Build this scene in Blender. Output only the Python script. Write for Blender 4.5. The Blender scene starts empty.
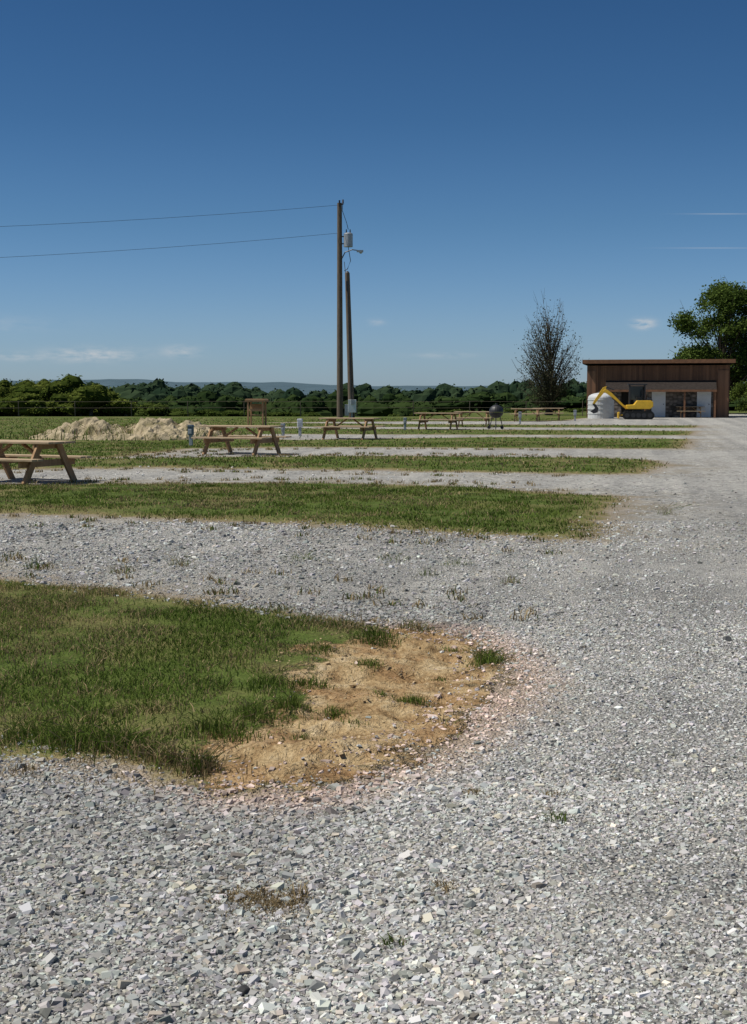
import bpy, math, numpy as np
from mathutils import Vector, Matrix
rng=np.random.default_rng(7)
S=bpy.context.scene
F=1365.0; CH=1.6; HY=394.0
TH=math.atan((512-HY)/F)
def ray(x,y):
    dx=(x-373.5)/F; dy=(512-y)/F
    return np.array([dx, math.cos(TH)+dy*math.sin(TH), -math.sin(TH)+dy*math.cos(TH)])
def P(x,y):
    r=ray(x,y); t=-CH/r[2]; return (r[0]*t, r[1]*t)
def at(x,y,D):
    r=ray(x,y); t=D/r[1]; return (r[0]*t, D, CH+r[2]*t)
# ---------------- noise
def vn(x,y,s=0):
    xi=np.floor(x); yi=np.floor(y); fx=x-xi; fy=y-yi
    fx=fx*fx*(3-2*fx); fy=fy*fy*(3-2*fy)
    def h(a,b):
        t=np.sin(a*127.1+b*311.7+s*74.7)*43758.5453
        return t-np.floor(t)
    return (h(xi,yi)*(1-fx)+h(xi+1,yi)*fx)*(1-fy)+(h(xi,yi+1)*(1-fx)+h(xi+1,yi+1)*fx)*fy
def fbm(x,y,s=0,o=4):
    r=0;a=.5;t=0
    for i in range(o):
        r=r+a*vn(x*2**i+i*17.3,y*2**i+i*9.1,s+i); t+=a; a*=.5
    return r/t
def ss(a,b,x):
    t=np.clip((x-a)/(b-a),0,1); return t*t*(3-2*t)
def sdpoly(px,py,poly):
    d=np.full(px.shape,1e9); ins=np.zeros(px.shape,bool); n=len(poly)
    for i in range(n):
        x1,y1=poly[i]; x2,y2=poly[(i+1)%n]
        ex=x2-x1; ey=y2-y1
        t=np.clip(((px-x1)*ex+(py-y1)*ey)/(ex*ex+ey*ey+1e-12),0,1)
        d=np.minimum(d,np.hypot(px-x1-t*ex,py-y1-t*ey))
        c=((y1>py)!=(y2>py))
        with np.errstate(divide='ignore',invalid='ignore'):
            xx=(x2-x1)*(py-y1)/((y2-y1) if y2!=y1 else 1e-9)+x1
        ins^=(c&(px<xx))
    return np.where(ins,d,-d)
def ext(p,d,L): return (p[0]+d[0]*L,p[1]+d[1]*L)
def UP(l): return [P(*q) for q in l]
g1t=UP([(0,580),(90,588),(200,600),(300,612),(390,625),(450,630),(500,652),(518,678)])
g1b=UP([(490,708),(450,738),(400,766),(350,786),(300,798),(240,796),(150,777),(70,764),(0,757)])
G1=[ext(g1t[0],(-.85,.52),20)]+g1t+g1b+[ext(g1b[-1],(-.88,.47),18)]
g2t=UP([(0,486),(100,484),(350,484),(480,488),(560,494),(622,497)])
g2b=UP([(607,515),(590,540),(540,540),(430,532),(300,524),(150,518),(0,514)])
G2=[ext(g2t[0],(-.95,.3),30)]+g2t+g2b+[ext(g2b[-1],(-.93,.36),26)]
g3t=UP([(0,462),(100,459),(250,457),(400,456),(600,458),(655,461)])
g3b=UP([(664,466),(640,474),(560,474),(400,471),(200,468),(60,468),(0,470)])
G3=[ext(g3t[0],(-.97,.22),40)]+g3t+g3b+[ext(g3b[-1],(-.97,.22),40)]
g4t=UP([(0,436),(200,438),(300,440),(500,437),(690,439)])
g4b=UP([(684,449),(500,448),(300,447),(185,449),(130,456),(0,466)])
G4=[ext(g4t[0],(-.97,.22),40)]+g4t+g4b+[ext(g4b[-1],(-.97,.22),40)]
G5=[ext(P(0,425),(-.97,.22),50)]+UP([(0,427),(200,427.5),(400,429),(600,430.3),(695,431),(690,435.5),(600,435),(400,434.5),(280,434),(200,435.5),(150,438),(0,440)])+[ext(P(0,440),(-.97,.22),50)]
G6=[ext(P(0,420),(-1,.1),60)]+UP([(0,421),(200,422),(400,424),(700,425.5),(695,428),(400,427),(220,426.5),(0,430)])+[ext(P(0,428),(-1,.1),60)]
G7=[(-400,80)]+UP([(0,423),(200,423),(400,421.5),(560,421),(585,418),(770,413)])+[(60,125),(400,120),(400,7000),(-7000,7000),(-7000,90)]
G8=[(6,8),(12,30),(24,70),(31,100),(36,126),(7000,126),(7000,-100),(6,-100)]
POLY=[G1,G2,G3,G4,G5,G6,G7,G8]
DIRT=UP([(300,655),(330,640),(380,632),(420,627),(460,630),(502,654),(515,680),(488,708),(450,736),(400,763),(350,783),(300,794),(240,791),(195,768),(220,742),(262,722),(292,700),(280,678)])
def gsd(x,y):
    r=np.full(x.shape,-1e9)
    for p in POLY: r=np.maximum(r,sdpoly(x,y,p))
    return r
def H(x,y,gm=None,dm=None):
    x=np.asarray(x,float);y=np.asarray(y,float)
    if gm is None: gm=np.clip(gsd(x,y),-2,2)
    if dm is None: dm=np.clip(sdpoly(x,y,DIRT),-2,2)
    edge=96+34*ss(2,14,x)
    drop=-15*ss(0,130,y-edge)
    near=1-ss(25,60,y)
    z=drop+near*((fbm(x*.8,y*.8,3)-.5)*.05+(fbm(x*5,y*5,8)-.5)*.012)
    z=z+ss(-.1,.5,gm)*.025*near
    rough=(fbm(x*2.4,y*3.0,21,5)-.5)
    rid=np.abs(fbm(x*4,y*5,5)-.5)
    z=z+ss(-.05,.3,dm)*(-.03+rough*.15+np.minimum(rid,.06)*.45-.012)
    far=ss(250,1500,y)
    return z+far*(fbm(x*.004,y*.004,2)-.5)*6
def H1(x,y): return float(H(np.array([x]),np.array([y]))[0])
# ---------------- mesh helpers
COL=S.collection
def link(o,parent=None):
    COL.objects.link(o)
    if parent: o.parent=parent
    return o
def npmesh(name,V,Fc,mats,cols=None,parent=None,smooth=False,attrs=None,mi=None):
    me=bpy.data.meshes.new(name)
    V=np.asarray(V,np.float32); Fc=np.asarray(Fc,np.int32); k=Fc.shape[1]
    me.vertices.add(len(V)); me.vertices.foreach_set('co',V.ravel())
    me.loops.add(Fc.size); me.loops.foreach_set('vertex_index',Fc.ravel())
    me.polygons.add(len(Fc)); me.polygons.foreach_set('loop_start',np.arange(0,Fc.size,k,dtype=np.int32))
    me.polygons.foreach_set('loop_total',np.full(len(Fc),k,np.int32))
    if mi is not None: me.polygons.foreach_set('material_index',np.asarray(mi,np.int32))
    me.update(calc_edges=True)
    me.polygons.foreach_set('use_smooth',np.full(len(Fc),smooth,bool))
    if cols is not None:
        a=me.attributes.new('Col','FLOAT_COLOR','POINT')
        c=np.ones((len(V),4),np.float32); c[:,:3]=cols; a.data.foreach_set('color',c.ravel())
    if attrs:
        for n,vals in attrs.items():
            a=me.attributes.new(n,'FLOAT','POINT'); a.data.foreach_set('value',np.asarray(vals,np.float32))
    for m in (mats if isinstance(mats,list) else [mats]): me.materials.append(m)
    return link(bpy.data.objects.new(name,me),parent)
# ---------------- material helpers
class NT:
    def __init__(s,nt): s.t=nt; s.n=nt.nodes; s.l=nt.links
    def new(s,ty,**k):
        n=s.n.new(ty)
        for a,b in k.items(): setattr(n,a,b)
        return n
    def set(s,inp,v):
        if isinstance(v,bpy.types.NodeSocket): s.l.new(v,inp)
        elif v is not None: inp.default_value=v
    def math(s,op,a,b=None,c=None,clamp=False):
        n=s.new('ShaderNodeMath',operation=op,use_clamp=clamp)
        s.set(n.inputs[0],a)
        if b is not None: s.set(n.inputs[1],b)
        if c is not None: s.set(n.inputs[2],c)
        return n.outputs[0]
    def mix(s,f,a,b,bt='MIX'):
        n=s.new('ShaderNodeMixRGB',blend_type=bt)
        s.set(n.inputs[0],f)
        s.set(n.inputs[1],a if not isinstance(a,tuple) else (*a,1)); s.set(n.inputs[2],b if not isinstance(b,tuple) else (*b,1))
        return n.outputs[0]
    def noise(s,vec,scale,detail=4,rough=.55,dist=0):
        n=s.new('ShaderNodeTexNoise'); s.set(n.inputs['Vector'],vec)
        n.inputs['Scale'].default_value=scale; n.inputs['Detail'].default_value=detail
        n.inputs['Roughness'].default_value=rough; n.inputs['Distortion'].default_value=dist
        return n.outputs['Fac']
    def mr(s,v,a,b,c=0,d=1,smooth=False):
        n=s.new('ShaderNodeMapRange',clamp=True)
        if smooth: n.interpolation_type='SMOOTHSTEP'
        s.set(n.inputs[0],v)
        for i,q in enumerate((a,b,c,d)): n.inputs[i+1].default_value=q
        return n.outputs[0]
    def ramp(s,v,stops):
        n=s.new('ShaderNodeValToRGB'); s.set(n.inputs[0],v); e=n.color_ramp.elements
        while len(e)<len(stops): e.new(.5)
        for i,(p,c) in enumerate(stops): e[i].position=p; e[i].color=(*c,1)
        return n.outputs[0]
    def bump(s,h,st,dist,nrm=None):
        n=s.new('ShaderNodeBump'); n.inputs['Strength'].default_value=st; n.inputs['Distance'].default_value=dist
        s.set(n.inputs['Height'],h)
        if nrm: s.set(n.inputs['Normal'],nrm)
        return n.outputs[0]
def mat(name):
    m=bpy.data.materials.new(name); m.use_nodes=True; t=NT(m.node_tree)
    return m,t,m.node_tree.nodes['Principled BSDF']
def simple(name,col,rough=.7,var=.25,scale=6,metal=0,col2=None,bump=0,stretch=None):
    m,t,b=mat(name)
    tc=t.new('ShaderNodeTexCoord'); v=tc.outputs['Object']
    if stretch:
        mp=t.new('ShaderNodeMapping'); t.l.new(v,mp.inputs[0]); mp.inputs['Scale'].default_value=stretch; v=mp.outputs[0]
    n=t.noise(v,scale,5,.65)
    c2=col2 or tuple(c*(1-var*1.6) for c in col)
    cc=t.ramp(n,[(.3,c2),(.7,col)])
    t.l.new(cc,b.inputs['Base Color']); b.inputs['Roughness'].default_value=rough; b.inputs['Metallic'].default_value=metal
    if rough>.7: b.inputs['Specular IOR Level'].default_value=.2
    if bump: t.l.new(t.bump(n,bump,.02),b.inputs['Normal'])
    return m
def attrmat(name,transl=0):
    m=bpy.data.materials.new(name); m.use_nodes=True; t=NT(m.node_tree)
    t.n.remove(t.n['Principled BSDF'])
    a=t.new('ShaderNodeAttribute',attribute_name='Col'); c=a.outputs['Color']
    d=t.new('ShaderNodeBsdfDiffuse'); t.l.new(c,d.inputs[0]); out=d.outputs[0]
    if transl:
        tr=t.new('ShaderNodeBsdfTranslucent'); t.l.new(c,tr.inputs[0])
        mx=t.new('ShaderNodeMixShader'); mx.inputs[0].default_value=transl
        t.l.new(out,mx.inputs[1]); t.l.new(tr.outputs[0],mx.inputs[2]); out=mx.outputs[0]
    t.l.new(out,m.node_tree.nodes['Material Output'].inputs[0])
    return m
M_leaf=attrmat('leaf',.25)
M_far=attrmat('distant_leaf')
M_blade=attrmat('grass_blade',.2)
M_stone=attrmat('gravel_stone')
M_bark=simple('bark',(.14,.11,.085),.9,.4,9,bump=.5)
# ---------------- ground
def grow(a,b,s0,r):
    o=[a];s=s0
    while o[-1]<b: o.append(o[-1]+s); s*=r
    return o
ys=[-60,-30,-15,-8,-4,-2,-1,0,1,1.6,2.2]+list(np.arange(2.5,5,.05))+list(np.arange(5,9.6,.025))+list(np.arange(9.6,13,.05))+grow(13,110,.09,1.015)+grow(112,7000,2.2,1.05)
xp=list(np.arange(0,2.0,.03))+list(np.arange(2.0,4.5,.05))+grow(4.5,7000,.06,1.055)
xs=sorted(set([-q for q in xp]+xp))
X,Y=np.meshgrid(np.array(xs),np.array(ys)); nx=len(xs); ny=len(ys)
x=X.ravel();y=Y.ravel()
gm=np.clip(gsd(x,y),-2,2); dm=np.clip(sdpoly(x,y,DIRT),-2,2)
z=H(x,y,gm,dm)
idx=np.arange(nx*ny).reshape(ny,nx)
Fq=np.stack([idx[:-1,:-1],idx[:-1,1:],idx[1:,1:],idx[1:,:-1]],-1).reshape(-1,4)
m,t,b=mat('ground_gravel_and_grass')
geo=t.new('ShaderNodeNewGeometry'); pos=geo.outputs['Position']
ag=t.new('ShaderNodeAttribute',attribute_name='gm').outputs['Fac']
ad=t.new('ShaderNodeAttribute',attribute_name='dm').outputs['Fac']
n1=t.noise(pos,2.2,4,.6); n2=t.noise(pos,.35,3,.6); n3=t.noise(pos,14,4,.7); n4=t.noise(pos,60,2,.6)
e=t.math('MULTIPLY',t.math('SUBTRACT',n1,.5),.8)
e2=t.math('MULTIPLY',t.math('SUBTRACT',n3,.5),.45)
ge=t.math('ADD',t.math('ADD',ag,e),e2); de=t.math('ADD',t.math('ADD',ad,e),e2)
mg=t.mr(ge,-.06,.14,0,1,True); md=t.mr(de,-.05,.1,0,1,True)
sy=t.new('ShaderNodeSeparateXYZ'); t.l.new(pos,sy.inputs[0])
def vor(sc):
    vo=t.new('ShaderNodeTexVoronoi'); t.l.new(pos,vo.inputs['Vector']); vo.inputs['Scale'].default_value=sc
    vc=t.new('ShaderNodeSeparateColor'); t.l.new(vo.outputs['Color'],vc.inputs[0]); return vo.outputs['Distance'],vc
vd,vc=vor(62); vd2,vc2=vor(19)
stops=[(0,(.14,.14,.135)),(.3,(.29,.288,.275)),(.75,(.44,.435,.41)),(1,(.64,.63,.595))]
gA=t.mix(1.0,t.ramp(vc.outputs[0],stops),t.ramp(vd,[(.2,(1.1,1.1,1.1)),(.65,(.5,.5,.5))]),'MULTIPLY')
gB=t.ramp(vc2.outputs[0],[(0,(.17,.168,.16)),(.25,(.33,.325,.31)),(.75,(.45,.443,.415)),(1,(.62,.61,.57))])
gB=t.mix(1.0,gB,t.ramp(t.noise(pos,9,3,.8),[(.36,(.66,.66,.655)),(.6,(1.15,1.14,1.12))]),'MULTIPLY')
gc=t.mix(t.mr(sy.outputs[1],9,24,.15,.85),gA,gB)
gc=t.mix(t.mr(n2,.38,.62,0,.45),gc,(.46,.45,.42))
gc=t.mix(1.0,gc,t.ramp(n1,[(.3,(.82,.82,.82)),(.7,(1.12,1.1,1.08))]),'MULTIPLY')
# faint wheel tracks running along the road
cb=t.new('ShaderNodeCombineXYZ'); t.l.new(t.math('MULTIPLY',t.math('SUBTRACT',sy.outputs[0],t.math('MULTIPLY',sy.outputs[1],.19)),1.1),cb.inputs[0]); t.l.new(t.math('MULTIPLY',sy.outputs[1],.025),cb.inputs[1])
tk=t.mr(t.noise(cb.outputs[0],1.3,2,.5),.35,.65)
gc=t.mix(1.0,gc,t.ramp(tk,[(0,(.84,.84,.84)),(1,(1.13,1.12,1.10))]),'MULTIPLY')
ring=t.math('MULTIPLY',t.mr(ad,-.42,-.05,0,.8,True),t.mr(n3,.3,.6,.4,1))
gc=t.mix(ring,gc,t.mix(vc.outputs[1],(.40,.27,.20),(.57,.44,.36)))
edgeb=t.mr(ge,-.5,-.05,0,.65,True)
gc=t.mix(edgeb,gc,t.mix(n3,(.20,.15,.09),(.42,.34,.25)))
weed=t.math('MULTIPLY',t.mr(t.noise(pos,.9,5,.75),.46,.60,0,.85),t.math('MULTIPLY',t.mr(ag,-1.7,-.2),t.mr(sy.outputs[1],9,14)))
gc=t.mix(weed,gc,t.mix(t.mr(n3,.35,.65),(.15,.12,.06),(.36,.30,.21)))
grc=t.ramp(t.noise(pos,3,5,.75),[(.3,(.05,.075,.013)),(.55,(.09,.125,.026)),(.75,(.15,.175,.048))])
grc=t.mix(t.mr(t.noise(pos,.6,4,.65),.48,.66,0,.7),grc,(.22,.175,.08))
grc=t.mix(1.0,grc,t.ramp(n4,[(.3,(.6,.6,.6)),(.7,(1.25,1.25,1.25))]),'MULTIPLY')
grc=t.mix(t.math('MULTIPLY',t.mr(ge,.0,.7,.95,0),t.mr(n3,.35,.6)),grc,(.30,.22,.12))
farf=t.mr(sy.outputs[1],130,200)
grc=t.mix(farf,grc,(.025,.04,.014))
dn=t.noise(pos,3.5,6,.75,.5)
dc=t.ramp(dn,[(.32,(.13,.08,.04)),(.43,(.31,.205,.10)),(.55,(.46,.34,.185)),(.72,(.60,.49,.32))])
dc=t.mix(1.0,dc,t.ramp(n4,[(.3,(.68,.66,.64)),(.7,(1.1,1.1,1.1))]),'MULTIPLY')
dc=t.mix(t.mr(n1,.5,.62,0,.5),dc,(.33,.19,.09))
vk=t.new('ShaderNodeTexVoronoi',feature='DISTANCE_TO_EDGE'); vk.inputs['Scale'].default_value=7
wp=t.new('ShaderNodeVectorMath',operation='ADD'); t.l.new(pos,wp.inputs[0]); nz=t.new('ShaderNodeTexNoise'); nz.inputs['Scale'].default_value=9; t.l.new(pos,nz.inputs['Vector'])
vs_=t.new('ShaderNodeVectorMath',operation='SCALE'); t.l.new(nz.outputs['Color'],vs_.inputs[0]); vs_.inputs['Scale'].default_value=.22
t.l.new(vs_.outputs[0],wp.inputs[1]); t.l.new(wp.outputs[0],vk.inputs['Vector'])
crk=t.mr(vk.outputs['Distance'],0,.035,.0,1); crm=t.math('MAXIMUM',crk,t.mr(n1,.42,.55,1,.45))
dc=t.mix(1.,dc,t.mix(crm,(.5,.42,.34),(1,1,1)),'MULTIPLY')
c=t.mix(mg,gc,grc); c=t.mix(md,c,dc)
t.l.new(c,b.inputs['Base Color']); b.inputs['Roughness'].default_value=.95; b.inputs['Specular IOR Level'].default_value=.1
hg=t.math('SUBTRACT',1.0,vd)
hh=t.math('ADD',t.math('MULTIPLY',hg,t.math('SUBTRACT',1.0,mg)),t.math('MULTIPLY',n3,t.math('MULTIPLY',mg,2.)))
hh=t.math('ADD',hh,t.math('MULTIPLY',t.math('ADD',t.math('MULTIPLY',dn,3.),t.math('MULTIPLY',crm,.6)),md))
bn=t.bump(hh,.9,.02)
t.l.new(bn,b.inputs['Normal'])
npmesh('ground',np.stack([x,y,z],1),Fq,m,smooth=True,attrs={'gm':gm,'dm':dm})
# ---------------- gravel stones
def fan(n,d0,d1,k,m0):
    out=[];tot=0
    while tot<n:
        q=n*2
        yy=rng.uniform(d0,d1,q); xx=rng.uniform(-(k*d1+m0),k*d1+m0,q)
        ok=np.abs(xx)<k*yy+m0
        out.append(np.stack([xx[ok],yy[ok]],1)); tot+=ok.sum()
    return np.concatenate(out)[:n]
pts=np.concatenate([fan(125000,2.6,5.5,.28,.35),fan(120000,5.5,10.5,.28,.3),fan(50000,10.5,17,.28,.2),fan(18000,17,30,.28,.2)])
px,py=pts.T
gmm=gsd(px,py); dmm=sdpoly(px,py,DIRT)
en=(fbm(px*2.2,py*2.2,40)-.5)*.5
keep=((gmm+en)<rng.uniform(-.12,.05,len(px)))
inside=(~keep)&(dmm>-.1)&(rng.random(len(px))<.04)
fringe=(~keep)&(gmm<.35)&(rng.random(len(px))<.14)
dens=fbm(px*.9,py*.9,60,4)
keep&=(rng.random(len(px))<.3+1.6*(dens-.2))
keep&=rng.random(len(px))<1-.85*ss(11,30,py)
k=keep|inside|fringe
ins_=inside[k]
px,py,gmm,dmm=px[k],py[k],gmm[k],dmm[k]; n=len(px)
rgt=ss(.0,.8,px/(.27*py))
sz=np.clip(rng.lognormal(math.log(.0056),.46,n),.0026,.022)*(1+ss(6,20,py)*.8)*(1-.28*rgt)
sz=np.where(ins_,sz*.8,sz)
sc=np.stack([sz*rng.uniform(.9,1.5,n),sz*rng.uniform(.65,1.1,n),sz*rng.uniform(.3,.65,n)],1)
base=np.array([[-1,-1,-1],[1,-1,-1],[1,1,-1],[-1,1,-1],[-1,-1,1],[1,-1,1],[1,1,1],[-1,1,1]],float)
def stones(px,py,sc,cols,tilt=.28):
    n=len(px)
    V=base[None]*rng.uniform(.6,1.1,(n,8,3))*sc[:,None,:]
    V[:,4:,:2]*=rng.uniform(.55,1,(n,1,1))
    yaw=rng.uniform(0,6.283,n); ta=rng.normal(0,tilt,n); tb=rng.normal(0,tilt,n)
    c,s=np.cos(ta),np.sin(ta); V=np.stack([V[...,0],V[...,1]*c[:,None]-V[...,2]*s[:,None],V[...,1]*s[:,None]+V[...,2]*c[:,None]],-1)
    c,s=np.cos(tb),np.sin(tb); V=np.stack([V[...,0]*c[:,None]+V[...,2]*s[:,None],V[...,1],-V[...,0]*s[:,None]+V[...,2]*c[:,None]],-1)
    c,s=np.cos(yaw),np.sin(yaw); V=np.stack([V[...,0]*c[:,None]-V[...,1]*s[:,None],V[...,0]*s[:,None]+V[...,1]*c[:,None],V[...,2]],-1)
    z=H(px,py)+sc[:,2]*.35
    V+=np.stack([px,py,z],1)[:,None,:]
    f=np.array([[0,3,2,1],[4,5,6,7],[0,1,5,4],[1,2,6,5],[2,3,7,6],[3,0,4,7]])
    Fc=(np.arange(n)*8)[:,None,None]+f[None]
    return V.reshape(-1,3),Fc.reshape(-1,4),np.repeat(cols,8,0)
g=np.clip(rng.normal(.385,.10,n),.13,.66)
g=np.where(rng.random(n)<.03,g*1.35,g); g=np.where(rng.random(n)<.08,g*.5,g); g=g*(.8+.4*fbm(px*.7,py*.7,33))
g=g*(.88+.26*ss(.35,.65,fbm((px-.19*py)*1.4,py*.04,71,2)))
cols=np.stack([g,g*.99,g*.94],1)*rng.uniform(.95,1.05,(n,3))
wm=(rng.random(n)<.12)[:,None]; cols=np.where(wm,cols*np.array([1.05,.98,.86]),cols)
pk=ss(-.42,-.02,dmm)*(rng.random(n)<.75)*.75
cols=cols*(1-pk[:,None])+pk[:,None]*np.array([.52,.38,.31])*(g/.36)[:,None]
cl=(ins_&(rng.random(n)<.8))[:,None]
cols=np.where(cl,np.array([.48,.36,.21])*rng.uniform(.45,1.15,(n,1)),cols)
V,Fc,C=stones(px,py,sc,cols)
npmesh('gravel',V,Fc,M_stone,C)
for (ix,iy,s,g) in [(727,643,.03,.12),(244,990,.022,.06),(470,808,.022,.5)]:
    a=P(ix,iy); V,Fc,C=stones(np.array([a[0]]),np.array([a[1]]),np.array([[s*1.2,s,s*.8]]),np.array([[g,g,g*.98]]))
    o=npmesh('rock',V,Fc,M_stone,C); bv=o.modifiers.new('b','BEVEL'); bv.width=.006; bv.segments=2
# ---------------- grass blades
def blades(px,py,h,w,cols,lean=.5,z=None):
    n=len(px)
    if z is None: z=H(px,py)
    a=rng.uniform(0,6.283,n); dx,dy=np.cos(a)*w/2,np.sin(a)*w/2
    la=rng.uniform(0,6.283,n); ll=np.abs(rng.normal(0,lean,n))*h
    lx,ly=np.cos(la)*ll,np.sin(la)*ll
    b0=np.stack([px-dx,py-dy,z-.004],1); b1=np.stack([px+dx,py+dy,z-.004],1)
    m0=np.stack([px-dx*.7+lx*.35,py-dy*.7+ly*.35,z+h*.6],1); m1=np.stack([px+dx*.7+lx*.35,py+dy*.7+ly*.35,z+h*.6],1)
    t0=np.stack([px+lx-dx*.1,py+ly-dy*.1,z+h*.95],1); t1=np.stack([px+lx+dx*.1,py+ly+dy*.1,z+h],1)
    V=np.stack([b0,b1,m1,m0,t1,t0],1).reshape(-1,3)
    f=np.array([[0,1,2,3],[3,2,4,5]])
    Fc=((np.arange(n)*6)[:,None,None]+f[None]).reshape(-1,4)
    return V,Fc,np.repeat(cols,6,0)
def gcol(px,py,dry=0):
    n=len(px); u=np.clip(fbm(px*1.3,py*1.3,77)*1.7-.35+rng.normal(0,.22,n),0,1)[:,None]
    c=np.array([.058,.098,.016])*(1-u)+np.array([.155,.205,.045])*u
    dn=fbm(px*1.1,py*1.6,90)
    dr=(rng.random(n)<np.clip(.09+dry+ss(.47,.64,dn)*.5,0,1))[:,None]
    return np.where(dr,np.array([.36,.275,.15])*rng.uniform(.4,1.25,(n,1)),c)
allV=[];allF=[];allC=[];off=0
def add(V,Fc,C):
    global off
    allV.append(V);allF.append(Fc+off);allC.append(C);off+=len(V)
def lawn(n,d0,d1,k,m0,hh,ww):
    p=fan(n,d0,d1,k,m0); px,py=p.T
    gm=gsd(px,py); dm=sdpoly(px,py,DIRT)
    en=(fbm(px*2.2,py*2.2,40)-.5)*.7; en2=(fbm(px*7,py*7,44)-.5)*.7
    ok=(gm+en+en2>rng.uniform(-.08,.35,len(px)))&(dm+(fbm(px*3,py*3,51)-.5)*1.0+en2<rng.uniform(-.25,.06,len(px)))
    pt=fbm(px*2.5,py*2.5,99); ok&=rng.random(len(px))<.12+ss(.32,.52,pt)
    px,py,gm,dm=px[ok],py[ok],gm[ok],dm[ok]
    h=hh*rng.uniform(.4,1.3,len(px))*(.35+1.3*fbm(px*2.6,py*2.6,12)**1.3)
    dry=.4*(1-ss(0,.5,gm))+.4*(1-ss(0,.8,-dm))
    add(*blades(px,py,h,ww*rng.uniform(.6,1.3,len(px)),gcol(px,py,dry),1.0))
lawn(210000,4.8,13.5,.28,.35,.036,.0055)
lawn(110000,13.5,26,.28,.3,.042,.012)
lawn(45000,26,45,.28,.3,.055,.026)
lawn(20000,45,90,.28,.3,.06,.055)
def tuft(ix,iy,r,h,nn,dry=0,w=.005):
    a=P(ix,iy); q=rng.normal(0,r,(nn,2)); px=a[0]+q[:,0]; py=a[1]+q[:,1]
    hz=h*rng.uniform(.4,1.2,nn)*np.exp(-(q**2).sum(1)/(3*r*r))
    add(*blades(px,py,np.maximum(hz,.01),np.full(nn,w),gcol(px,py,dry),.8))
for a in [(487,662,.07,.09,350),(412,703,.06,.05,260),(370,669,.06,.05,180),(320,657,.07,.06,200),(292,712,.06,.09,250),(255,722,.08,.09,300),(310,686,.07,.07,200),
          (333,712,.05,.05,120),(415,630,.08,.08,250),(375,640,.10,.10,380),(200,772,.05,.12,300),(168,764,.06,.10,300),(120,752,.09,.12,450),(85,748,.1,.12,450),(60,745,.1,.1,400),(215,738,.1,.10,450),(305,745,.05,.05,90),(240,745,.08,.06,150),(145,758,.06,.1,260),(20,742,.1,.1,300),(270,690,.1,.09,300),(340,630,.1,.08,250),(355,725,.04,.03,60),(440,680,.03,.03,50),(380,700,.03,.03,50),(450,650,.05,.03,80),
          (35,568,.06,.14,60),(182,567,.08,.12,80),(120,574,.06,.1,50),(512,582,.05,.1,60),(430,575,.06,.1,50),(300,560,.1,.1,60),(390,560,.1,.1,60),(460,566,.1,.1,60),(665,515,.1,.15,50),(392,940,.03,.03,50),(558,822,.04,.05,50)]:
    tuft(*a)
tuft(262,900,.08,.02,1100,1.0,.004); tuft(240,898,.05,.02,400,1.0,.004); tuft(285,905,.05,.02,400,1.0,.004); tuft(300,897,.02,.05,60,1.0)
tuft(443,888,.03,.025,160,1.0,.004); tuft(550,797,.03,.025,120,1.0,.004); tuft(475,795,.03,.025,90,1.0); tuft(20,770,.05,.04,80,1)
p=fan(1600,9.5,40,.28,.3); gmw=gsd(p[:,0],p[:,1]); p=p[(gmw<0)&(gmw>-1.6)&(p[:,0]<.14*p[:,1])][:320]
for q in p:
    nn=18; o=rng.normal(0,.05,(nn,2)); a=q[0]+o[:,0]; c_=q[1]+o[:,1]
    add(*blades(a,c_,rng.uniform(.02,.07,nn),np.full(nn,.008+q[1]*.0004),gcol(a,c_,.5),.7))
npmesh('grass',np.concatenate(allV),np.concatenate(allF),M_blade,np.concatenate(allC))
# ---------------- trees
def tube(pts,rad,k=6):
    pts=np.asarray(pts,float); n=len(pts); T=np.gradient(pts,axis=0); T/=np.linalg.norm(T,axis=1)[:,None]+1e-9
    ref=np.where(np.abs(T[:,2:3])>.9,[[1.,0,0]],[[0,0,1.]]); A=np.cross(T,ref); A/=np.linalg.norm(A,axis=1)[:,None]+1e-9; B=np.cross(T,A)
    th=np.arange(k)*2*math.pi/k
    V=pts[:,None]+np.asarray(rad)[:,None,None]*(A[:,None]*np.cos(th)[None,:,None]+B[:,None]*np.sin(th)[None,:,None])
    f=[[i*k+j,i*k+(j+1)%k,(i+1)*k+(j+1)%k,(i+1)*k+j] for i in range(n-1) for j in range(k)]
    return V.reshape(-1,3),np.array(f)
def leafq(C,size,cols,up=.35):
    n=len(C); N=rng.normal(0,1,(n,3)); N[:,2]=np.abs(N[:,2])+up; N/=np.linalg.norm(N,axis=1)[:,None]
    R=rng.normal(0,1,(n,3)); A=np.cross(N,R); A/=np.linalg.norm(A,axis=1)[:,None]; B=np.cross(N,A)
    s=(size*rng.uniform(.6,1.4,n))[:,None]
    V=np.stack([C-A*s*.5,C-B*s*.33+A*s*.05,C+A*s*.55,C+B*s*.33],1).reshape(-1,3)
    return V,np.arange(n*4).reshape(-1,4),np.repeat(cols,4,0)
class Acc:
    def __init__(s): s.V=[];s.F=[];s.C=[];s.M=[];s.o=0
    def add(s,V,F,C,mi):
        if C is None: C=np.tile([.1,.08,.06],(len(V),1))
        s.V.append(V);s.F.append(F+s.o);s.C.append(C);s.M.append(np.full(len(F),mi));s.o+=len(V)
    def done(s,name,mats): return npmesh(name,np.concatenate(s.V),np.concatenate(s.F),mats,np.concatenate(s.C),mi=np.concatenate(s.M))
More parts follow.
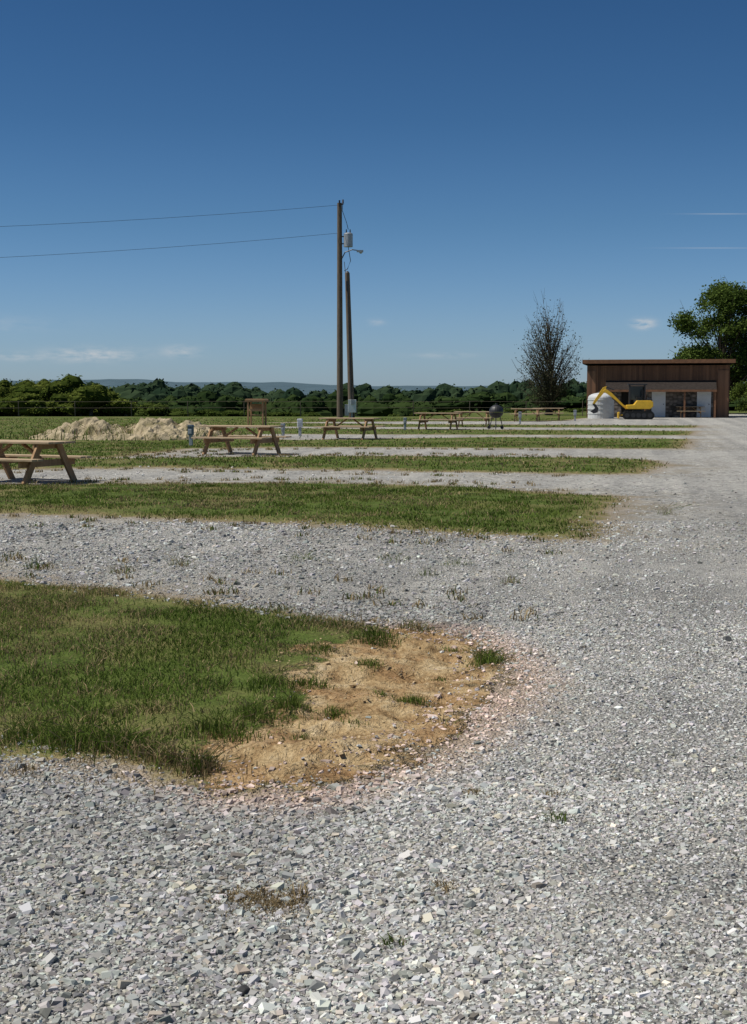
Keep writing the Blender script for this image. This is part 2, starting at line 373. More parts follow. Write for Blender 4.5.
def tree(name,bx,by,bz,height,envs,nclump,nleaf,clr,lsize,col1,col2,trunk_r,sparse=False,th0=.2):
    A=Acc(); base=np.array([bx,by,bz])
    hh=np.linspace(0,1,10); tr=np.stack([bx+np.sin(hh*5)*.15*height/9,by+np.cos(hh*4)*.12,bz+hh*height*.78],1)
    V,Fc=tube(tr,trunk_r*(1-hh*.93)*(1+.5*np.exp(-hh*20)),8); A.add(V,Fc,None,0)
    w=np.array([e[1][0]*e[1][2] for e in envs],float); w/=w.sum()
    for i in range(nclump):
        e=envs[rng.choice(len(envs),p=w)]
        d=rng.normal(0,1,3); d/=np.linalg.norm(d); r=rng.uniform(.35,1)**.5
        c=base+np.array(e[0])+d*np.array(e[1])*r
        if c[2]<bz+height*th0: c[2]=bz+height*th0+rng.random()*.5
        tz=np.clip((c[2]-bz)/height-rng.uniform(.12,.3)-(.15*np.hypot(c[0]-bx,c[1]-by)/height),.08,.9)
        s=np.array([np.interp(tz,hh,tr[:,j]) for j in range(3)])
        s[2]=bz+tz*height*.78
        mid=(s+c)/2+np.array([0,0,-.06*height])*rng.uniform(-.2,1)+rng.normal(0,.12,3)
        tt=np.linspace(0,1,6)[:,None]; L=(1-tt)**2*s+2*tt*(1-tt)*mid+tt**2*c
        r0=trunk_r*rng.uniform(.16,.34)*(1-tz*.5)
        V,Fc=tube(L,r0*(1-np.linspace(0,1,6)*.85),5); A.add(V,Fc,None,0)
        for j in range(7 if sparse else 2):
            a=L[rng.integers(2,6)]; bdir=(c-s)/np.linalg.norm(c-s)+rng.normal(0,.4,3)+np.array([0,0,.35]); bl=rng.uniform(.4,1.0)*clr*1.3
            pts_=np.array([a,a+bdir*bl*.5+rng.normal(0,.04,3),a+bdir*bl]); V,Fc=tube(pts_,[r0*.3,r0*.22,r0*.1],4); A.add(V,Fc,None,0)
        nl=int(nleaf*rng.uniform(.5,1.5))
        if sparse:
            nl=int(nl*(1.5-1.2*(c[2]-bz)/height))
            u=rng.random(nl)[:,None]; q=L[np.clip((u[:,0]*5).astype(int)+1,0,5)]
            Pq=q+rng.normal(0,1,(nl,3))*clr*np.array([.55,.55,.6])
        else: Pq=c+rng.normal(0,1,(nl,3))*clr*np.array([.5,.5,.34])
        tone=rng.random()
        u=np.clip(tone+rng.normal(0,.25,nl),0,1)[:,None]
        A.add(*leafq(Pq,lsize,np.array(col1)*(1-u)+np.array(col2)*u),1)
    return A.done(name,[M_bark,M_leaf])
bx,by,_=at(719,400,112)
tree('oak_tree',bx,by,0,11.4,[((.3,0,6.8),(4.2,4,3.2)),((-1.8,0,3.6),(3.0,3,1.8)),((1.0,0,8.6),(2.8,3,2.2)),((3,0,4.5),(3.5,3,2.6))],135,370,.85,.2,(.035,.06,.013),(.12,.17,.038),.34)
bx,by,_=at(800,400,118)
tree('oak_tree',bx,by,0,10.5,[((0,0,6.3),(4.6,4,3.6)),((0,0,3.4),(4,3,2))],80,280,1.0,.22,(.035,.06,.013),(.10,.15,.033),.3)
bx,by,_=at(549,405,104)
tree('elm_tree',bx,by,0,9.4,[((0,0,3.0),(2.7,2.4,1.9)),((.1,0,5.0),(2.5,2.2,2.3)),((-.1,0,7.0),(1.5,1.3,1.7))],120,82,.58,.12,(.032,.038,.022),(.09,.095,.055),.22,True,.1)
bx,by,_=at(754,405,104)
tree('shrub',bx,by,0,2.6,[((0,0,1.4),(1.6,1.4,1.2))],40,160,.45,.14,(.05,.075,.016),(.12,.16,.035),.08)
CK,CR=8,6
_th=np.arange(CK)*2*math.pi/CK; _ph=np.linspace(-1.45,1.45,CR)
core_u=np.array([[math.cos(p_)*math.cos(q_),math.cos(p_)*math.sin(q_),math.sin(p_)] for p_ in _ph for q_ in _th])
core_f=np.array([[i*CK+j,i*CK+(j+1)%CK,(i+1)*CK+(j+1)%CK,(i+1)*CK+j] for i in range(CR-1) for j in range(CK)])
def mass(name,specs,lm):
    A=Acc()
    for (X0,Y0,ztop,R,hgt,nl,ls,c1,c2) in specs:
        c1=np.array(c1);c2=np.array(c2)
        zb=H1(X0,Y0); hh=min(hgt,ztop-zb)
        V,Fc=tube([[X0,Y0,zb-.3],[X0+.1,Y0,ztop-hh*.35]],[R*.08,R*.04],5); A.add(V,Fc,None,0)
        nb=10; sub=rng.normal(0,1,(nb,3)); sub/=np.linalg.norm(sub,axis=1)[:,None]; sub*=rng.uniform(.3,.68,(nb,1)); sub[0]=0
        cen=np.array([X0,Y0,ztop-hh*.5]); rad=np.array([R,R,hh*.5])
        sr=rng.uniform(.28,.46,nb); sr[0]=.6; tone=rng.random(nb); tt=rng.normal(0,.15)
        CV=cen+(sub[:,None]+core_u[None]*sr[:,None,None]*rng.uniform(.78,1.0,(nb,len(core_u),1)))*rad
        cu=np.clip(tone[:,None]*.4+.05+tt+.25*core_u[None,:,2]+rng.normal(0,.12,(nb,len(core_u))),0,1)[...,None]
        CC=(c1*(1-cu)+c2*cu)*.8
        CF=(np.arange(nb)*len(core_u))[:,None,None]+core_f[None]
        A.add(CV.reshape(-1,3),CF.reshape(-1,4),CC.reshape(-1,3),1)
        w=rng.integers(0,nb,nl); d=rng.normal(0,1,(nl,3)); d/=np.linalg.norm(d,axis=1)[:,None]
        Pq=cen+(sub[w]+d*sr[w][:,None]*rng.uniform(.85,1.12,(nl,1)))*rad
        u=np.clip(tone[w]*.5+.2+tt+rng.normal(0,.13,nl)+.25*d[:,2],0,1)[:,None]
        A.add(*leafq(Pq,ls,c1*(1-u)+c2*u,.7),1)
    return A.done(name,[M_bark,lm])
sp=[]
def ytop(ix):
    return float(np.interp(ix,[-400,-100,0,100,150,200,225,240,260,330,360,400,470,520,600,700,900],[376,374,376,377,379,381,378,381,386,386,382,383,381,379,379,380,378]))
for i in range(480):
    ix=rng.uniform(-350,1000); D=rng.uniform(230,420); yt=ytop(ix)+abs(rng.normal(0,2.0))
    X0,Y0,Z=at(ix,yt,D); sp.append((X0,Y0,Z,rng.uniform(4,8),rng.uniform(10,15),240,.6,(.022,.042,.024),(.052,.078,.038)))
for i in range(260):
    ix=rng.uniform(-250,800); D=rng.uniform(130,225); yt=rng.normal(397,4.5)
    X0,Y0,Z=at(ix,yt,D); sp.append((X0,Y0,Z,rng.uniform(3,5.5),rng.uniform(6,9),260,.38,(.015,.03,.011),(.052,.078,.024)))
mass('distant_treeline',sp,M_far)
sp=[]
for (ix,yt,R) in [(-110,374,4),(-60,372,4),(-25,380,3),(0,375,2.0),(18,386,2.5),(45,370,2.8),(68,373,2.8),(90,379,2.4),(30,392,2.6),(60,391,3),(106,390,2.2),(125,397,2),(-10,394,3),(150,402,2),(180,407,2),(80,400,2),(110,406,2),(210,409,1.8),(235,409,1.6),(280,411,1.6),(310,410,1.4),(5,403,2.2),(45,405,2.2),(390,412,1.2),(420,411,1.3),(455,410,1.4),(515,409,1.5),(575,408,1.6)]:
    D=rng.uniform(106,122) ; X0,Y0,Z=at(ix,yt,D); sp.append((X0,Y0,Z,R,R*2.1,1300,.2,(.045,.07,.014),(.17,.20,.042) if ix<130 else (.09,.12,.03)))
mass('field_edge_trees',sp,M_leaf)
# hills
hx=np.linspace(-3500,3500,500); rows=[]
for j,(D,zz) in enumerate([(1400,-22),(1700,0),(2000,10),(2400,18),(2900,26),(3600,6)]):
    rows.append(np.stack([hx*(D/2000),np.full_like(hx,D),zz*np.ones_like(hx)+(fbm(hx*.0022+j*.3,np.full_like(hx,j*.6),5,4)-.5)*36*(j>0)+(fbm(hx*.03,np.full_like(hx,j*3.),9,3)-.5)*4],1))
HV=np.concatenate(rows); nh=len(hx); ii=np.arange(nh*6).reshape(6,nh)
Fh=np.stack([ii[:-1,:-1],ii[:-1,1:],ii[1:,1:],ii[1:,:-1]],-1).reshape(-1,4)
npmesh('distant_hills',HV,Fh,simple('hazy_hill_forest',(.08,.125,.15),1,.3,.03,col2=(.045,.08,.10)),smooth=True)  # aerial haze is painted into the bluish base colour of the hills
# ---------------- builder
class MB:
    def __init__(s): s.v=[];s.f=[];s.m=[]
    def add(s,vs,fs,mi):
        o=len(s.v); s.v+= [tuple(q) for q in vs]; s.f+=[[i+o for i in f] for f in fs]; s.m+=[mi]*len(fs)
    def box(s,c,sz,mi=0,rot=None):
        R=rot or Matrix.Identity(3); h=Vector(sz)/2
        vs=[Vector(c)+R@Vector((a*h.x,b_*h.y,d*h.z)) for a,b_,d in base]
        s.add(vs,[[0,3,2,1],[4,5,6,7],[0,1,5,4],[1,2,6,5],[2,3,7,6],[3,0,4,7]],mi)
    def beam(s,p0,p1,w,h,mi=0):
        p0=Vector(p0);p1=Vector(p1); d=p1-p0; x=d.normalized(); ref=Vector((0,0,1)) if abs(x.z)<.95 else Vector((1,0,0))
        y=ref.cross(x).normalized(); zz=x.cross(y)
        R=Matrix((x,y,zz)).transposed(); s.box((p0+p1)/2,(d.length,w,h),mi,R)
    def cyl(s,p0,p1,r0,r1=None,k=16,mi=0):
        r1=r0 if r1 is None else r1
        V,Fc=tube([p0,p1],[r0,r1],k); fs=[list(q) for q in Fc]; fs+= [list(range(k))[::-1],list(range(k,2*k))]; s.add(V,fs,mi)
    def path(s,pts,r,k=6,mi=0):
        V,Fc=tube(pts,[r]*len(pts),k); s.add(V,[list(q) for q in Fc],mi)
    def prism(s,poly,y0,y1,mi=0):
        n=len(poly); vs=[(a,y0,b_) for a,b_ in poly]+[(a,y1,b_) for a,b_ in poly]
        fs=[list(range(n)),list(range(n,2*n))[::-1]]+[[i,i+n,(i+1)%n+n,(i+1)%n] for i in range(n)]
        s.add(vs,fs,mi)
    def dome(s,c,r,mi=0,k=16,lo=0,hi=math.pi/2,sq=1):
        vs=[];R=7
        for i in range(R):
            a=lo+(hi-lo)*i/(R-1)
            for j in range(k): th=j*2*math.pi/k; vs.append((c[0]+r*math.cos(a)*math.cos(th),c[1]+r*math.cos(a)*math.sin(th),c[2]+r*sq*math.sin(a)))
        s.add(vs,[[i*k+j,i*k+(j+1)%k,(i+1)*k+(j+1)%k,(i+1)*k+j] for i in range(R-1) for j in range(k)],mi)
    def obj(s,name,mats,parent=None,loc=None,rz=0,bevel=0,scale=None):
        me=bpy.data.meshes.new(name); me.from_pydata(s.v,[],s.f); 
        for m_ in mats: me.materials.append(m_)
        me.polygons.foreach_set('material_index',s.m); me.update()
        import bmesh
        bm=bmesh.new(); bm.from_mesh(me); bmesh.ops.recalc_face_normals(bm,faces=bm.faces); bm.to_mesh(me); bm.free()
        o=bpy.data.objects.new(name,me); link(o,parent)
        if loc: o.location=loc
        o.rotation_euler[2]=rz
        if scale: o.scale=scale
        if bevel: q=o.modifiers.new('b','BEVEL'); q.width=bevel; q.segments=2; q.limit_method='ANGLE'
        return o
def empty(name,loc,rz=0,scale=None):
    o=bpy.data.objects.new(name,None); link(o); o.location=loc; o.rotation_euler[2]=rz
    if scale: o.scale=scale
    return o
# ---------------- picnic tables
W1=simple('picnic_wood_top',(.54,.42,.28),.8,.3,7,bump=.3,stretch=(.6,6,6),col2=(.30,.21,.125))
W2=simple('picnic_wood_frame',(.46,.29,.16),.8,.3,7,bump=.3,stretch=(3,3,1),col2=(.28,.165,.085))
def table(ix,iy,deg=-18,sx=1):
    a=P(ix,iy); z0=H1(*a); E=empty('picnic_table',(a[0],a[1],z0),math.radians(deg),(sx,sx,1))
    A=MB()
    for i in range(5): A.box((rng.uniform(-.008,.008),(i-2)*.15,.735+rng.uniform(-.002,.002)),(1.86,.14,.038))
    A.obj('tabletop',[W1],E,bevel=.004)
    B=MB()
    for s_ in (-1,1):
        for j in (0,1): B.box((rng.uniform(-.008,.008),s_*(.58+j*.15),.445),(1.86,.14,.038))
    B.obj('benches',[W1],E,bevel=.004)
    C_=MB()
    for s_ in (-1,1):
        xx=s_*.66
        for q in (-1,1): C_.beam((xx,q*.24,.713),(xx,q*.68,-.02),.045,.13)
        C_.box((xx-s_*.044,0,.365),(.038,1.48,.12)); C_.box((xx-s_*.044,0,.665),(.038,.72,.095))
        C_.beam((xx-s_*.085,0,.37),(s_*.12,0,.70),.085,.038)
    C_.obj('a_frame_legs',[W2],E,bevel=.004)
table(18,482,-24,1.08); table(242,454,-22,1.12); table(350,439,-19,1.12); table(438,429.5,-16,1.1); table(474,427,-12); table(527,421.5,-12); table(548,420.5,-10); table(690,417.6,-8)
# ---------------- poles
WP=simple('weathered_pole_wood',(.19,.15,.115),.9,.35,5,bump=.4,stretch=(4,4,.4),col2=(.09,.07,.05))
MT=simple('galvanised_metal',(.42,.44,.46),.45,.2,5,metal=.3); DK=simple('dark_metal',(.03,.03,.032),.5,.2,8); WHT=simple('white_paint',(.72,.73,.74),.5,.08,4); CER=simple('insulator_ceramic',(.12,.09,.08),.3,.1,5)
a=at(340,416,88); TP=empty('utility_pole',(a[0],a[1],0))
top=at(340,203,88)[2]
A=MB(); A.cyl((0,0,-.5),(0,0,top),.21,.15,16); A.obj('pole_shaft',[WP],TP)
A=MB(); A.beam((0,-.18,top-.25),(.0,-.18,top+.15),.06,.1); A.cyl((.22,-.1,top-.05),(.22,-.1,top+.2),.06,.05,10,1); A.beam((0,-.1,top-.1),(.25,-.1,top-.1),.06,.06)
A.obj('pole_top_bracket',[DK,CER],TP)
zt=at(348,247,88)[2]; A=MB(); A.cyl((.55,-.05,zt),(.55,-.05,zt+.8),.29,.29,18); A.dome((.55,-.05,zt+.8),.29,0,18,sq=.35)
for q in (-.12,.12): A.cyl((.55+q,-.05,zt+.82),(.55+q,-.05,zt+1.1),.05,.03,8,1)
A.beam((.1,-.05,zt+.2),(.4,-.05,zt+.2),.1,.06,2); A.beam((.1,-.05,zt+.65),(.4,-.05,zt+.65),.1,.06,2)
A.obj('transformer',[MT,CER,DK],TP)
A=MB(); za=at(348,252,88)[2]; A.path([(.1,-.1,za-.5),(.35,-.3,za-.05),(.8,-.45,za+.1),(1.15,-.5,za+.05)],.035); A.box((1.3,-.52,za),(.42,.2,.12),1); A.dome((1.35,-.52,za-.05),.11,1,12,-math.pi/2,0)
A.path([(.55,-.05,zt+1.1),(.45,-.2,zt+1.5),(.18,-.2,top-.5),(.2,-.1,top-.05)],.02); A.path([(.55,-.2,zt-.02),(.7,-.3,zt-.9),(.5,-.2,zt-1.4),(.3,-.1,za-1.2)],.025)
A.obj('street_light_arm',[DK,MT],TP)
b0=at(352,417,86); b1=at(347.3,273,86)
SP=empty('service_pole',(b0[0],b0[1],0)); A=MB(); dx=b1[0]-b0[0]
A.cyl((0,0,-.5),(dx,0,b1[2]),.2,.15,16); A.obj('pole_shaft',[WP],SP)
A=MB(); A.beam((dx*.85-.05,-.19,8.0),(dx*.9-.05,-.19,8.6),.1,.1); A.cyl((-.02,-.24,.3),(dx*.9,-.21,8.6),.035,.035,8); A.cyl((dx,0,b1[2]),(dx,0,b1[2]+.12),.15,.05,12,1)
A.obj('conduit',[DK,DK],SP)
A=MB(); A.box((.02,-.42,.85),(.5,.25,.8)); A.box((.05,-.56,1.1),(.22,.05,.3),1); A.box((-.3,-.4,.6),(.28,.2,.7),1); A.cyl((0,-.42,0),(0,-.42,.5),.05,.05,8,1)
A.obj('meter_box',[WHT,MT],SP,bevel=.01)
def wire(name,pts,r=.014,sag=0):
    A=MB(); out=[]
    for i in range(len(pts)-1):
        p,q=Vector(pts[i]),Vector(pts[i+1])
        for j in range(12+(i==len(pts)-2)):
            u=j/12; v=p.lerp(q,u); v.z-=sag*4*u*(1-u); out.append(tuple(v))
    A.path(out,r,5); return A.obj(name,[DK])
px0=at(340,416,88)[0]
def lw(y0,yl,sag):
    s=Vector((px0,88,at(340,y0,88)[2])); q=Vector(at(0,yl,80)); e_=s+(q-s)*2.2
    wire('overhead_wire',[tuple(s),tuple(e_)],.010,sag)
lw(205,217,.55); lw(233,248,.55)
wire('overhead_wire',[(px0+.3,87.9,at(340,262,88)[2]),(b1[0],86,b1[2]-.3)],.02,.3)
A=MB(); FM=simple('fence_post_brown',(.14,.12,.09),.8,.3,5)
for i,xx in enumerate(np.arange(-34,16,4.1)): A.cyl((xx,99.5,-.4),(xx,99.5,1.1),.035,.03,8)
for zz in (.6,1.05): A.path([(xx,99.45,zz+.02*math.sin(xx)) for xx in np.arange(-34,15.5,1.6)],.011,4)
A.obj('wire_fence',[FM])
# ---------------- shed
def boards(name,c1,c2,w):
    m,t,b=mat(name); tc=t.new('ShaderNodeTexCoord'); sp_=t.new('ShaderNodeSeparateXYZ'); t.l.new(tc.outputs['Object'],sp_.inputs[0])
    fx=t.math('FLOOR',t.math('DIVIDE',sp_.outputs[0],w)); wn=t.new('ShaderNodeTexWhiteNoise',noise_dimensions='1D'); t.l.new(fx,wn.inputs['W'])
    mp=t.new('ShaderNodeMapping'); t.l.new(tc.outputs['Object'],mp.inputs[0]); mp.inputs['Scale'].default_value=(5,5,.6)
    n=t.noise(mp.outputs[0],3,6,.7); v=t.math('ADD',t.math('MULTIPLY',wn.outputs[0],.6),t.math('MULTIPLY',n,.5))
    cc=t.ramp(v,[(.2,c2),(.8,c1)]); t.l.new(cc,b.inputs['Base Color']); b.inputs['Roughness'].default_value=.85; return m
BR=boards('brown_board_siding',(.28,.14,.075),(.12,.06,.035),.2)
m,t,b=mat('stone_veneer'); STN=m; tc=t.new('ShaderNodeTexCoord'); vo=t.new('ShaderNodeTexVoronoi'); mp=t.new('ShaderNodeMapping'); mp.inputs['Scale'].default_value=(1,1,1.8)
t.l.new(tc.outputs['Object'],mp.inputs[0]); t.l.new(mp.outputs[0],vo.inputs['Vector']); vo.inputs['Scale'].default_value=3.2
sc_=t.new('ShaderNodeSeparateColor'); t.l.new(vo.outputs['Color'],sc_.inputs[0]); cc=t.ramp(sc_.outputs[0],[(0,(.07,.06,.05)),(.5,(.16,.13,.11)),(1,(.27,.23,.20))])
cc=t.mix(1.,cc,t.ramp(vo.outputs['Distance'],[(.3,(1,1,1)),(.7,(.45,.45,.45))]),'MULTIPLY'); t.l.new(cc,b.inputs['Base Color']); b.inputs['Roughness'].default_value=.9
SH=bpy.data.materials.new('shingles'); SH.use_nodes=True; t=NT(SH.node_tree); t.n.remove(t.n['Principled BSDF'])
tc=t.new('ShaderNodeTexCoord'); mp=t.new('ShaderNodeMapping'); mp.inputs['Scale'].default_value=(3,7,7); t.l.new(tc.outputs['Object'],mp.inputs[0])
cc=t.ramp(t.noise(mp.outputs[0],2,4,.7),[(.35,(.025,.021,.019)),(.65,(.055,.046,.041))]); d_=t.new('ShaderNodeBsdfDiffuse'); t.l.new(cc,d_.inputs[0]); t.l.new(d_.outputs[0],t.n['Material Output'].inputs[0])
TRM=simple('brown_trim',(.26,.12,.055),.7,.3,4); DDK=simple('dark_opening',(.02,.018,.016),.9,.2,3)
D0=95.0; pm=F/D0; LX=(586-373.5)/pm; rz=math.radians(-12)
E=empty('wooden_shed',(LX,D0,0),rz,(.93,1,1)); Wd=10.3; Hh=3.75; Dp=6.5
A=MB(); A.box((Wd/2,Dp/2+.02,Hh/2-.1),(Wd,Dp,Hh+.2-.4)); A.obj('walls',[BR],E)
A=MB()
for i in range(52): 
    xx=.1+i*(Wd-.2)/51
    A.box((xx,-.005,3.0),(.045,.045,1.1))
A.obj('battens',[TRM],E)
A=MB(); A.prism([(-.3,Hh-.1),(Wd+.35,Hh-.05),(Wd+.35,Hh+.2),(-.3,Hh+.15)],-.45,Dp+.4,1)
A.box((Wd/2+.02,-.48,Hh+.07),(Wd+.7,.05,.26),0); A.obj('roof',[TRM,SH],E)
A=MB(); A.box((5.35,-.06,.95),(7.6,.14,1.9)); A.obj('stone_wall',[STN],E)
A=MB(); xa,xb=1.4,9.35
pr=[(-1.3,1.80),(-.04,2.42),(-.04,2.52),(-1.3,1.90)]
vs=[(xa,q[0],q[1]) for q in pr]+[(xb,q[0],q[1]) for q in pr]
A.add(vs,[[0,1,2,3],[7,6,5,4],[0,4,5,1],[1,5,6,2],[2,6,7,3],[3,7,4,0]],0)
A.obj('porch_roof',[SH],E)
A=MB(); A.box(((xa+xb)/2,-1.34,1.82),(xb-xa+.04,.05,.15),0)
for xx in (1.5,4.3,7.1,9.25): A.box((xx,-1.20,.87),(.13,.13,1.74),0)
A.obj('porch_posts',[TRM],E)
A=MB()
for x0 in (5.25,8.5):
    A.box((x0,-.15,.9),(1.0,.06,1.75),0); 
    for zz in (.5,1.25): A.box((x0,-.185,zz),(.6,.02,.5),0)
    A.cyl((x0+.36,-.17,.9),(x0+.36,-.26,.9),.035,.035,8,1)
A.box((3.0,-.15,.9),(.9,.05,1.75),1)
A.obj('doors',[WHT,DDK],E,bevel=.005)
A=MB(); A.box((9.85,-.04,1.6),(.8,.1,3.2)); A.box((.35,-.04,1.6),(.6,.1,3.2)); A.obj('corner_panels',[BR],E)
# ---------------- storage tank
a=at(600,417,90); A=MB(); A.cyl((0,0,0),(0,0,1.35),.85,.85,28); A.dome((0,0,1.35),.85,0,28,sq=.4); A.cyl((0,0,1.6),(0,0,1.78),.2,.2,14,1)
for zz in (.3,.6,.9,1.2): A.cyl((0,0,zz),(0,0,zz+.05),.875,.875,28)
TK=simple('tank_plastic',(.62,.63,.62),.5,.15,3); A.obj('water_tank',[TK,DK],loc=(a[0]+.05,90,0))
# ---------------- mini excavator
YL=simple('yellow_paint',(.80,.48,.03),.45,.12,4); RB=simple('rubber_track',(.03,.03,.03),.9,.2,12); GL=simple('cab_glass',(.03,.04,.05),.1,.1,3)
a=at(638,418.5,87); E=empty('mini_excavator',(a[0],87,0),math.radians(-8),(.95,.95,.95))
A=MB()
for yy in (-.62,.62):
    poly=[]
    for i in range(10): th=-math.pi/2+math.pi*i/9; poly.append((.78+.26*math.cos(th),.27+.26*math.sin(th)))
    for i in range(10): th=math.pi/2+math.pi*i/9; poly.append((-.78+.26*math.cos(th),.27+.26*math.sin(th)))
    A.prism(poly,yy-.17,yy+.17,0)
    for xx in np.arange(-.85,.9,.17): A.box((xx,yy,.545),(.06,.36,.04),0); A.box((xx,yy,.02),(.06,.36,.03),0)
    for xx in (-.75,-.35,0,.35,.75): A.cyl((xx,yy-.19,.27),(xx,yy+.19,.27),.15,.15,14,1)
A.obj('tracks',[RB,DK],E)
A=MB(); A.cyl((0,0,.5),(0,0,.68),.4,.4,18,1)
A.prism([(-.75,.68),(.75,.68),(.95,.85),(.95,1.15),(.8,1.25),(-.1,1.25),(-.3,.98),(-.8,.95)],-.65,.65,0)
A.prism([(.5,1.25),(.9,1.22),(.85,1.42),(.55,1.45)],-.6,.6,1); A.obj('body',[YL,DK],E,bevel=.03)
A=MB()
for xx,yy in ((-.6,-.55),(-.6,.55),(.42,-.55),(.42,.55)): A.beam((xx,yy,1.0),(xx*.95,yy,2.28),.07,.07,0)
A.box((-.08,0,2.32),(1.25,1.25,.09),0); A.box((-.08,.56,1.75),(.9,.02,.9),1); A.box((.40,0,1.85),(.02,1.0,.8),1); A.box((.05,0,1.45),(.4,.5,.12),0); A.box((.25,0,1.7),(.12,.5,.5),0)
A.obj('cab',[DK,GL,YL],E,bevel=.01)
A=MB()
A.prism([(-.7,.85),(-.95,.95),(-1.75,1.75),(-2.15,2.02),(-2.3,1.95),(-2.35,1.85),(-2.1,1.72),(-1.6,1.35),(-.8,.65)],-.11,.11,0)
A.prism([(-2.1,2.2),(-2.35,2.12),(-2.95,1.2),(-3.02,1.0),(-2.88,.98),(-2.7,1.25),(-2.2,1.85)],-.08,.08,0)
A.beam((-1.0,0,.75),(-1.75,0,1.45),.08,.08,1); A.beam((-1.6,0,1.95),(-2.15,0,2.16),.07,.07,1)
A.obj('boom_and_stick',[YL,DK],E,bevel=.015)
A=MB(); A.prism([(-3.05,1.05),(-2.8,1.0),(-2.62,.72),(-2.68,.45),(-2.95,.38),(-3.2,.55),(-3.0,.62),(-2.85,.75)],-.26,.26,0)
for yy in (-.2,-.07,.07,.2): A.beam((-3.15,yy,.56),(-3.32,yy,.6),.05,.03,0)
A.prism([(-1.35,.08),(-1.25,.05),(-1.28,.25),(-1.25,.48),(-1.35,.45)],-.8,.8,1); A.beam((-1.28,-.3,.25),(-.6,-.3,.35),.08,.08,1); A.beam((-1.28,.3,.25),(-.6,.3,.35),.08,.08,1)
A.obj('bucket_and_blade',[DK,YL],E)
# ---------------- grill
a=P(496,429); A=MB()
A.dome((0,0,.78),.33,0,20); A.dome((0,0,.76),.33,0,20,-math.pi/2,0,.8)
for i in range(3):
    th=i*2.094+.4; A.cyl((.2*math.cos(th),.2*math.sin(th),.6),(.36*math.cos(th),.36*math.sin(th),0),.02,.02,8)
A.cyl((0,0,1.11),(0,0,1.17),.05,.05,10); A.box((.5,0,.76),(.3,.3,.03)); A.cyl((-.3,.24,.07),(-.3,.3,.07),.08,.08,12); A.cyl((.3,.24,.07),(.3,.3,.07),.08,.08,12)
A.obj('kettle_grill',[DK],loc=(a[0],a[1],H1(*a)))
# ---------------- stand, pedestals
a=P(257,426); A=MB()
for xx in (-.38,.38):
    for yy in (-.25,.25): A.box((xx,yy,.6),(.08,.08,1.2))
A.box((0,0,1.24),(1.0,.75,.07)); A.box((0,0,.55),(.68,.42,.05)); A.box((0,-.27,.8),(.67,.03,.12)); A.box((0,.2,.95),(.67,.03,.3))
A.prism([(-.52,1.28),(.52,1.28),(.45,1.36),(-.45,1.36)],-.4,.4,0); A.obj('wooden_stand',[W2],loc=(a[0],a[1],0),rz=-.2,bevel=.005)
PB=simple('pedestal_grey_blue',(.13,.17,.21),.5,.15,5)
for ix,iy,h,w_,mt in [(191,446,.58,.16,PB),(300,436,.6,.18,WHT),(283,437,.45,.13,MT),(405,430,.5,.13,MT),(520,424,.6,.16,MT),(575,421,.6,.18,MT)]:
    a=P(ix,iy); A=MB(); A.box((0,0,h*.35),(.1,.09,h*.7),1); A.box((0,0,h*.78),(w_,.14,h*.44),0); A.prism([(-w_*.6,h),(w_*.6,h),(w_*.4,h+.06),(-w_*.4,h+.06)],-.09,.09,0); A.box((0,-.08,h*.75),(w_*.7,.02,h*.25),1)
    A.obj('electric_pedestal',[mt,MT],loc=(a[0],a[1],H1(*a)),rz=-.2,bevel=.008)
# ---------------- dirt pile
a=P(120,440); u=np.linspace(-1,1,140); U,Vv=np.meshgrid(u,u); r=np.hypot(U,Vv)
zz=np.clip(1-r**2,0,1)**.6*np.clip(fbm(U*5+5,Vv*3+3,4)*1.8-.28,0.05,1.1)*.78+(fbm(U*22,Vv*14,6)-.5)*.2*(r<.97)-.05
V=np.stack([a[0]+U.ravel()*3.7,a[1]+2+Vv.ravel()*2.6,zz.ravel()],1); ii=np.arange(19600).reshape(140,140)
npmesh('dirt_pile',V,np.stack([ii[:-1,:-1],ii[:-1,1:],ii[1:,1:],ii[1:,:-1]],-1).reshape(-1,4),simple('pile_dirt',(.54,.44,.30),.95,.3,2.2,col2=(.15,.13,.06),bump=.5))
q=rng.normal(0,.5,(3600,2)); wx=a[0]+q[:,0]*3.6; wy=a[1]+2+q[:,1]*2.2
V,Fc,C=blades(wx,wy,.08+.42*(rng.random(3600)**3),np.full(3600,.035),gcol(wx,wy,.1),.6,z=np.interp(np.hypot(q[:,0],q[:,1]),[0,1],[.15,.0]))
npmesh('weeds',V,Fc,M_blade,C)
# ---------------- sun, world, camera
sd=Vector((-.80,-.05,0)); el=math.radians(57)
az=math.atan2(sd.x,sd.y)
dirv=Vector((math.sin(az)*math.cos(el),math.cos(az)*math.cos(el),math.sin(el)))
L=bpy.data.lights.new('sun','SUN'); L.energy=4.7; L.angle=math.radians(.53); L.color=(1,.955,.875)
o=bpy.data.objects.new('sun',L); link(o); o.rotation_euler=dirv.to_track_quat('Z','Y').to_euler()
w=bpy.data.worlds.new('World'); S.world=w; w.use_nodes=True; t=NT(w.node_tree); bg=w.node_tree.nodes['Background']
sky=t.new('ShaderNodeTexSky',sky_type='NISHITA'); sky.sun_disc=False; sky.sun_elevation=el; sky.sun_rotation=az; sky.air_density=1.0; sky.dust_density=.3; sky.ozone_density=2.5
tc=t.new('ShaderNodeTexCoord'); s3=t.new('ShaderNodeSeparateXYZ'); t.l.new(tc.outputs['Generated'],s3.inputs[0])
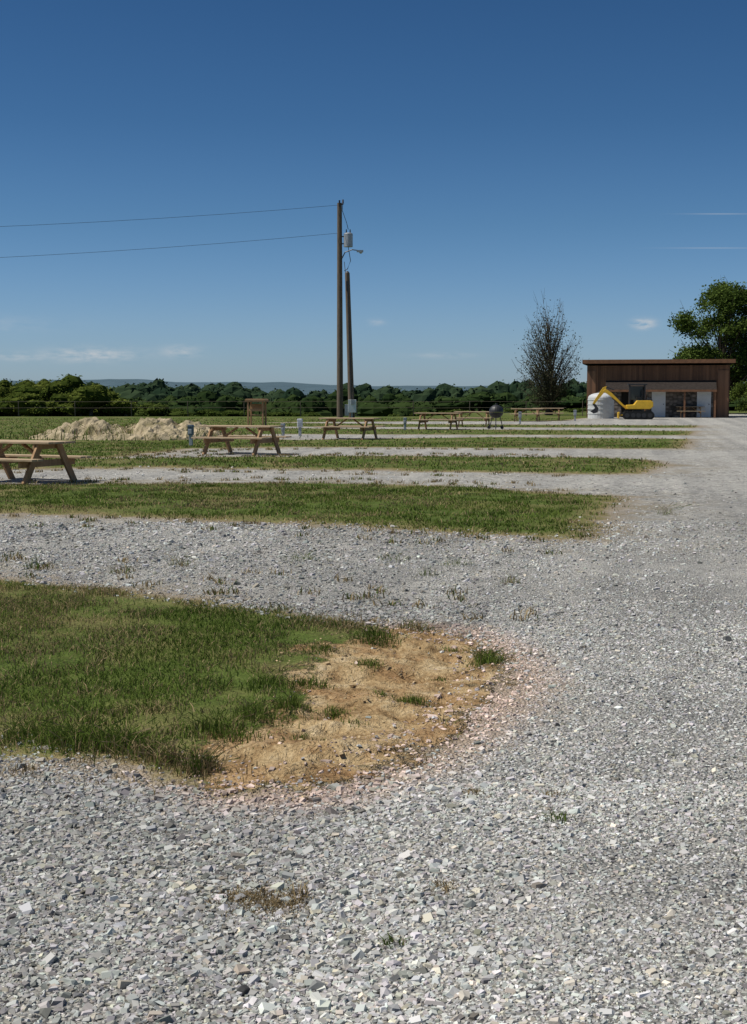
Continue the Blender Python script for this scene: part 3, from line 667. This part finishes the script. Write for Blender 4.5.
tint=t.ramp(s3.outputs[2],[(0,(.48,.66,1.03)),(.05,(.43,.60,.90)),(.12,(.30,.48,.69)),(.19,(.215,.39,.575)),(.27,(.175,.34,.51)),(.5,(.5,.55,.58))])  # sky above the view made brighter and more neutral as added fill light
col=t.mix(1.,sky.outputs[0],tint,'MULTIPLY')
yy=t.math('MAXIMUM',s3.outputs[1],.01); uu=t.math('DIVIDE',s3.outputs[0],yy); vv=t.math('DIVIDE',s3.outputs[2],yy)
cmb=t.new('ShaderNodeCombineXYZ'); t.l.new(uu,cmb.inputs[0]); t.l.new(t.math('MULTIPLY',vv,3.5),cmb.inputs[1])
cn=t.mr(t.noise(cmb.outputs[0],55,6,.6),.36,.62)
tot=None
for u0,v0,su,sv,amp,useN in [(-.205,.0285,.030,.0045,.85,1),(-.26,.027,.02,.003,.5,1),(-.14,.031,.012,.004,.6,1),(.196,.051,.007,.0032,1.5,1),(.19,.008,.05,.002,.3,1),(.05,.028,.02,.002,.3,1),(.002,.052,.006,.002,.4,1),(.25,.1295,.022,.0004,.3,0),(.245,.1052,.03,.0004,.25,0),(-.35,.05,.08,.006,.4,1),(.45,.06,.08,.006,.4,1)]:
    a1=t.math('POWER',t.math('DIVIDE',t.math('ABSOLUTE',t.math('SUBTRACT',uu,u0)),su),2.)
    a2=t.math('POWER',t.math('DIVIDE',t.math('ABSOLUTE',t.math('SUBTRACT',vv,v0)),sv),2.)
    g_=t.math('MULTIPLY',t.math('EXPONENT',t.math('MULTIPLY',t.math('ADD',a1,a2),-1.)),amp)
    if useN: g_=t.math('MULTIPLY',g_,cn)
    tot=g_ if tot is None else t.math('ADD',tot,g_)
tot=t.math('MULTIPLY',tot,t.math('GREATER_THAN',s3.outputs[1],.05),clamp=True)
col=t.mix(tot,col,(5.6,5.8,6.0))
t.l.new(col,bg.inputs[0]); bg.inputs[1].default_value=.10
cam=bpy.data.cameras.new('camera'); co=bpy.data.objects.new('camera',cam); link(co); co.location=(0,0,CH); co.rotation_euler=(math.pi/2-TH,0,0)
cam.sensor_fit='VERTICAL'; cam.sensor_height=36; cam.lens=F/1024*36; cam.clip_end=20000; cam.clip_start=.05
S.camera=co
S.view_settings.view_transform='Standard'; S.view_settings.look='None'; S.view_settings.exposure=0
